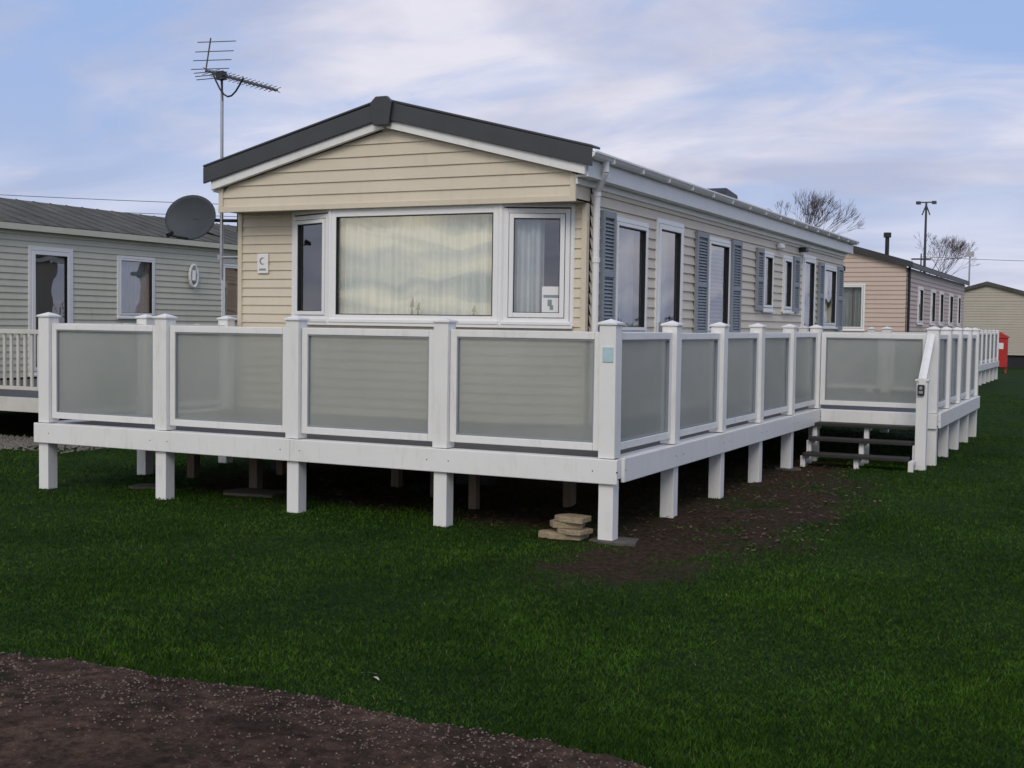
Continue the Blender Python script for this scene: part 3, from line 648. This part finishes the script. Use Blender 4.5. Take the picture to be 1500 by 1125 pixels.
FE=empty('feather'); b=B()
for cx,cy,an_,s in ((-.35,-4.35,.6,.035),(.42,-4.22,.2,.04),(.50,-4.28,2.6,.03)):
    U=V((math.cos(an_),math.sin(an_),0)); N=V((-U.y,U.x,0)); pr=None
    for k in range(7):
        t=k/6; c=V((cx,cy,.026))+U*s*(t*2-1)+Z*.006*math.sin(t*3); wd=.006*math.sin(math.pi*min(1,t*.95+.04))
        if pr: b.quad(pr[0],pr[1],c+N*wd-Z*.003,c-N*wd)
        pr=(c-N*wd,c+N*wd-Z*.003)
b.make('vane',mat('feather_white',(.5,.44,.38),.8),FE,recalc=False)
LV=empty('fallen_leaves'); b=B()
R=random.Random(4)
for i in range(3000):
    x,y=R.uniform(-4,1.6),R.uniform(.0,7)
    if dirt(x,y)<.2: continue
    s=R.uniform(.008,.03); c=V((x,y,.022)); a=R.uniform(0,6); U=V((math.cos(a),math.sin(a),R.uniform(-.3,.3))); N=V((-math.sin(a),math.cos(a),R.uniform(-.3,.3)))
    b.quad(c-U*s,c-N*s*.5,c+U*s,c+N*s*.5)
b.make('leaves',mat('leaf_litter',(.16,.10,.055),.9,.4,6,c2=(.03,.02,.012)),LV,recalc=False)
LV2=empty('fallen_leaves'); b=B()
for (x,y) in ((3.45,-.6),(3.62,-.62)):
    b.quad((x-.02,y,.03),(x,y-.015,.027),(x+.02,y,.034),(x,y+.015,.036))
b.make('leaves',mat('yellow_leaf',(.4,.22,.04),.8,.2,6),LV2,recalc=False)
# ------------------------------------------------------------ camera
cam=bpy.data.cameras.new('cam'); co_=bpy.data.objects.new('camera',cam); COL.objects.link(co_)
cam.sensor_width=36; cam.lens=44.06; cam.clip_end=3000
fw=V((-.4368,.8996,0)).normalized(); p=math.radians(2.73); rt=V((fw.y,-fw.x,0)); F=fw*math.cos(p)-Z*math.sin(p); Up=Z*math.cos(p)+fw*math.sin(p)
ro=.0145; R2=rt*math.cos(ro)+Up*math.sin(ro); U2=Up*math.cos(ro)-rt*math.sin(ro)
M=Matrix((R2,U2,-F)).transposed().to_4x4(); M.translation=V((3.657,-9.341,1.73)); co_.matrix_world=M
S.camera=co_
# ------------------------------------------------------------ light
SE=math.radians(38); saz=V((.30,-1,0)).normalized()
sd=V((saz.x*math.cos(SE),saz.y*math.cos(SE),math.sin(SE)))
sl=bpy.data.lights.new('sun','SUN'); sl.energy=1.3; sl.angle=math.radians(28); sl.color=(1,.92,.80)
so=bpy.data.objects.new('sun',sl); COL.objects.link(so); so.rotation_euler=sd.to_track_quat('Z','Y').to_euler()
w=bpy.data.worlds.new('World'); S.world=w; w.use_nodes=True; N=w.node_tree.nodes; L=w.node_tree.links
bg=N['Background']; bg.inputs[1].default_value=.1
sky=N.new('ShaderNodeTexSky'); sky.sky_type='NISHITA'; sky.sun_disc=False; sky.sun_elevation=SE; sky.sun_rotation=math.atan2(saz.x,saz.y)
tc=N.new('ShaderNodeTexCoord'); sp=N.new('ShaderNodeSeparateXYZ'); L.new(tc.outputs['Generated'],sp.inputs[0])
def mth(op,a,b_=None,cl=False):
    n=N.new('ShaderNodeMath'); n.operation=op; n.use_clamp=cl
    for i,q in enumerate((a,b_)):
        if q is None: continue
        if isinstance(q,(int,float)): n.inputs[i].default_value=q
        else: L.new(q,n.inputs[i])
    return n.outputs[0]
az=mth('ABSOLUTE',sp.outputs[2]); den=mth('ADD',az,.22)
cx=mth('DIVIDE',sp.outputs[0],den); cy=mth('DIVIDE',sp.outputs[1],den)
cb=N.new('ShaderNodeCombineXYZ'); L.new(cx,cb.inputs[0]); L.new(cy,cb.inputs[1])
def wn(sc,off,rot,stretch,det=6,dist=.5,ro=.5):
    mp=N.new('ShaderNodeMapping'); mp.inputs['Location'].default_value=off; mp.inputs['Rotation'].default_value=(0,0,rot); mp.inputs['Scale'].default_value=stretch
    L.new(cb.outputs[0],mp.inputs[0]); n=N.new('ShaderNodeTexNoise'); n.inputs['Scale'].default_value=sc; n.inputs['Detail'].default_value=det; n.inputs['Distortion'].default_value=dist; n.inputs['Roughness'].default_value=ro; L.new(mp.outputs[0],n.inputs['Vector']); return n.outputs['Fac']
n1=wn(.85,(1.3,4.2,0),.5,(1,1.4,1)); n2=wn(2.4,(5,1,0),.4,(1,1.6,1),8,.6,.6)
cov=mth('ADD',mth('MULTIPLY',n1,.70),mth('MULTIPLY',n2,.30))
mr=N.new('ShaderNodeMapRange'); mr.inputs[1].default_value=.38; mr.inputs[2].default_value=.60; mr.interpolation_type='SMOOTHSTEP'; L.new(cov,mr.inputs[0])
hz=N.new('ShaderNodeMapRange'); hz.inputs[1].default_value=.20; hz.inputs[2].default_value=0; hz.inputs[3].default_value=0; hz.inputs[4].default_value=.9; L.new(sp.outputs[2],hz.inputs[0])
fac=mth('MAXIMUM',mth('MULTIPLY',mr.outputs[0],.93),hz.outputs[0])
cr=N.new('ShaderNodeValToRGB'); cr.color_ramp.elements[0].position=.38; cr.color_ramp.elements[1].position=.62
cr.color_ramp.elements[0].color=(.50,.52,.67,1); cr.color_ramp.elements[1].color=(.83,.80,.88,1); L.new(wn(1.3,(9,3,0),.2,(1,1.5,1),6,.5,.5),cr.inputs[0])
dt=N.new('ShaderNodeVectorMath'); dt.operation='DOT_PRODUCT'; L.new(tc.outputs['Generated'],dt.inputs[0]); dt.inputs[1].default_value=V((-.55,-.80,.10)).normalized()
gw=N.new('ShaderNodeMapRange'); gw.inputs[1].default_value=.66; gw.inputs[2].default_value=.97; gw.interpolation_type='SMOOTHSTEP'; L.new(dt.outputs['Value'],gw.inputs[0])
bn=N.new('ShaderNodeMapping'); bn.inputs['Scale'].default_value=(4,4,42); bn.inputs['Location'].default_value=(0,0,2.3); L.new(tc.outputs['Generated'],bn.inputs[0])
bnn=N.new('ShaderNodeTexNoise'); bnn.inputs['Scale'].default_value=1; bnn.inputs['Detail'].default_value=5; bnn.inputs['Distortion'].default_value=.5; L.new(bn.outputs[0],bnn.inputs['Vector'])
wc=N.new('ShaderNodeValToRGB'); wc.color_ramp.elements[0].position=.38; wc.color_ramp.elements[1].position=.60; wc.color_ramp.elements[0].color=(.60,.66,.70,1); wc.color_ramp.elements[1].color=(2.1,1.9,1.42,1); L.new(bnn.outputs['Fac'],wc.inputs[0])
warm=N.new('ShaderNodeMixRGB'); L.new(gw.outputs[0],warm.inputs[0]); L.new(cr.outputs[0],warm.inputs[1]); L.new(wc.outputs[0],warm.inputs[2])
sc=N.new('ShaderNodeVectorMath'); sc.operation='SCALE'; sc.inputs[3].default_value=10; L.new(warm.outputs[0],sc.inputs[0])
blue=N.new('ShaderNodeMixRGB'); blue.inputs[0].default_value=.85; blue.inputs[2].default_value=(3.5,4.9,8.2,1); L.new(sky.outputs[0],blue.inputs[1])
mx=N.new('ShaderNodeMixRGB'); L.new(fac,mx.inputs[0]); L.new(blue.outputs[0],mx.inputs[1]); L.new(sc.outputs[0],mx.inputs[2])
L.new(mx.outputs[0],bg.inputs[0])
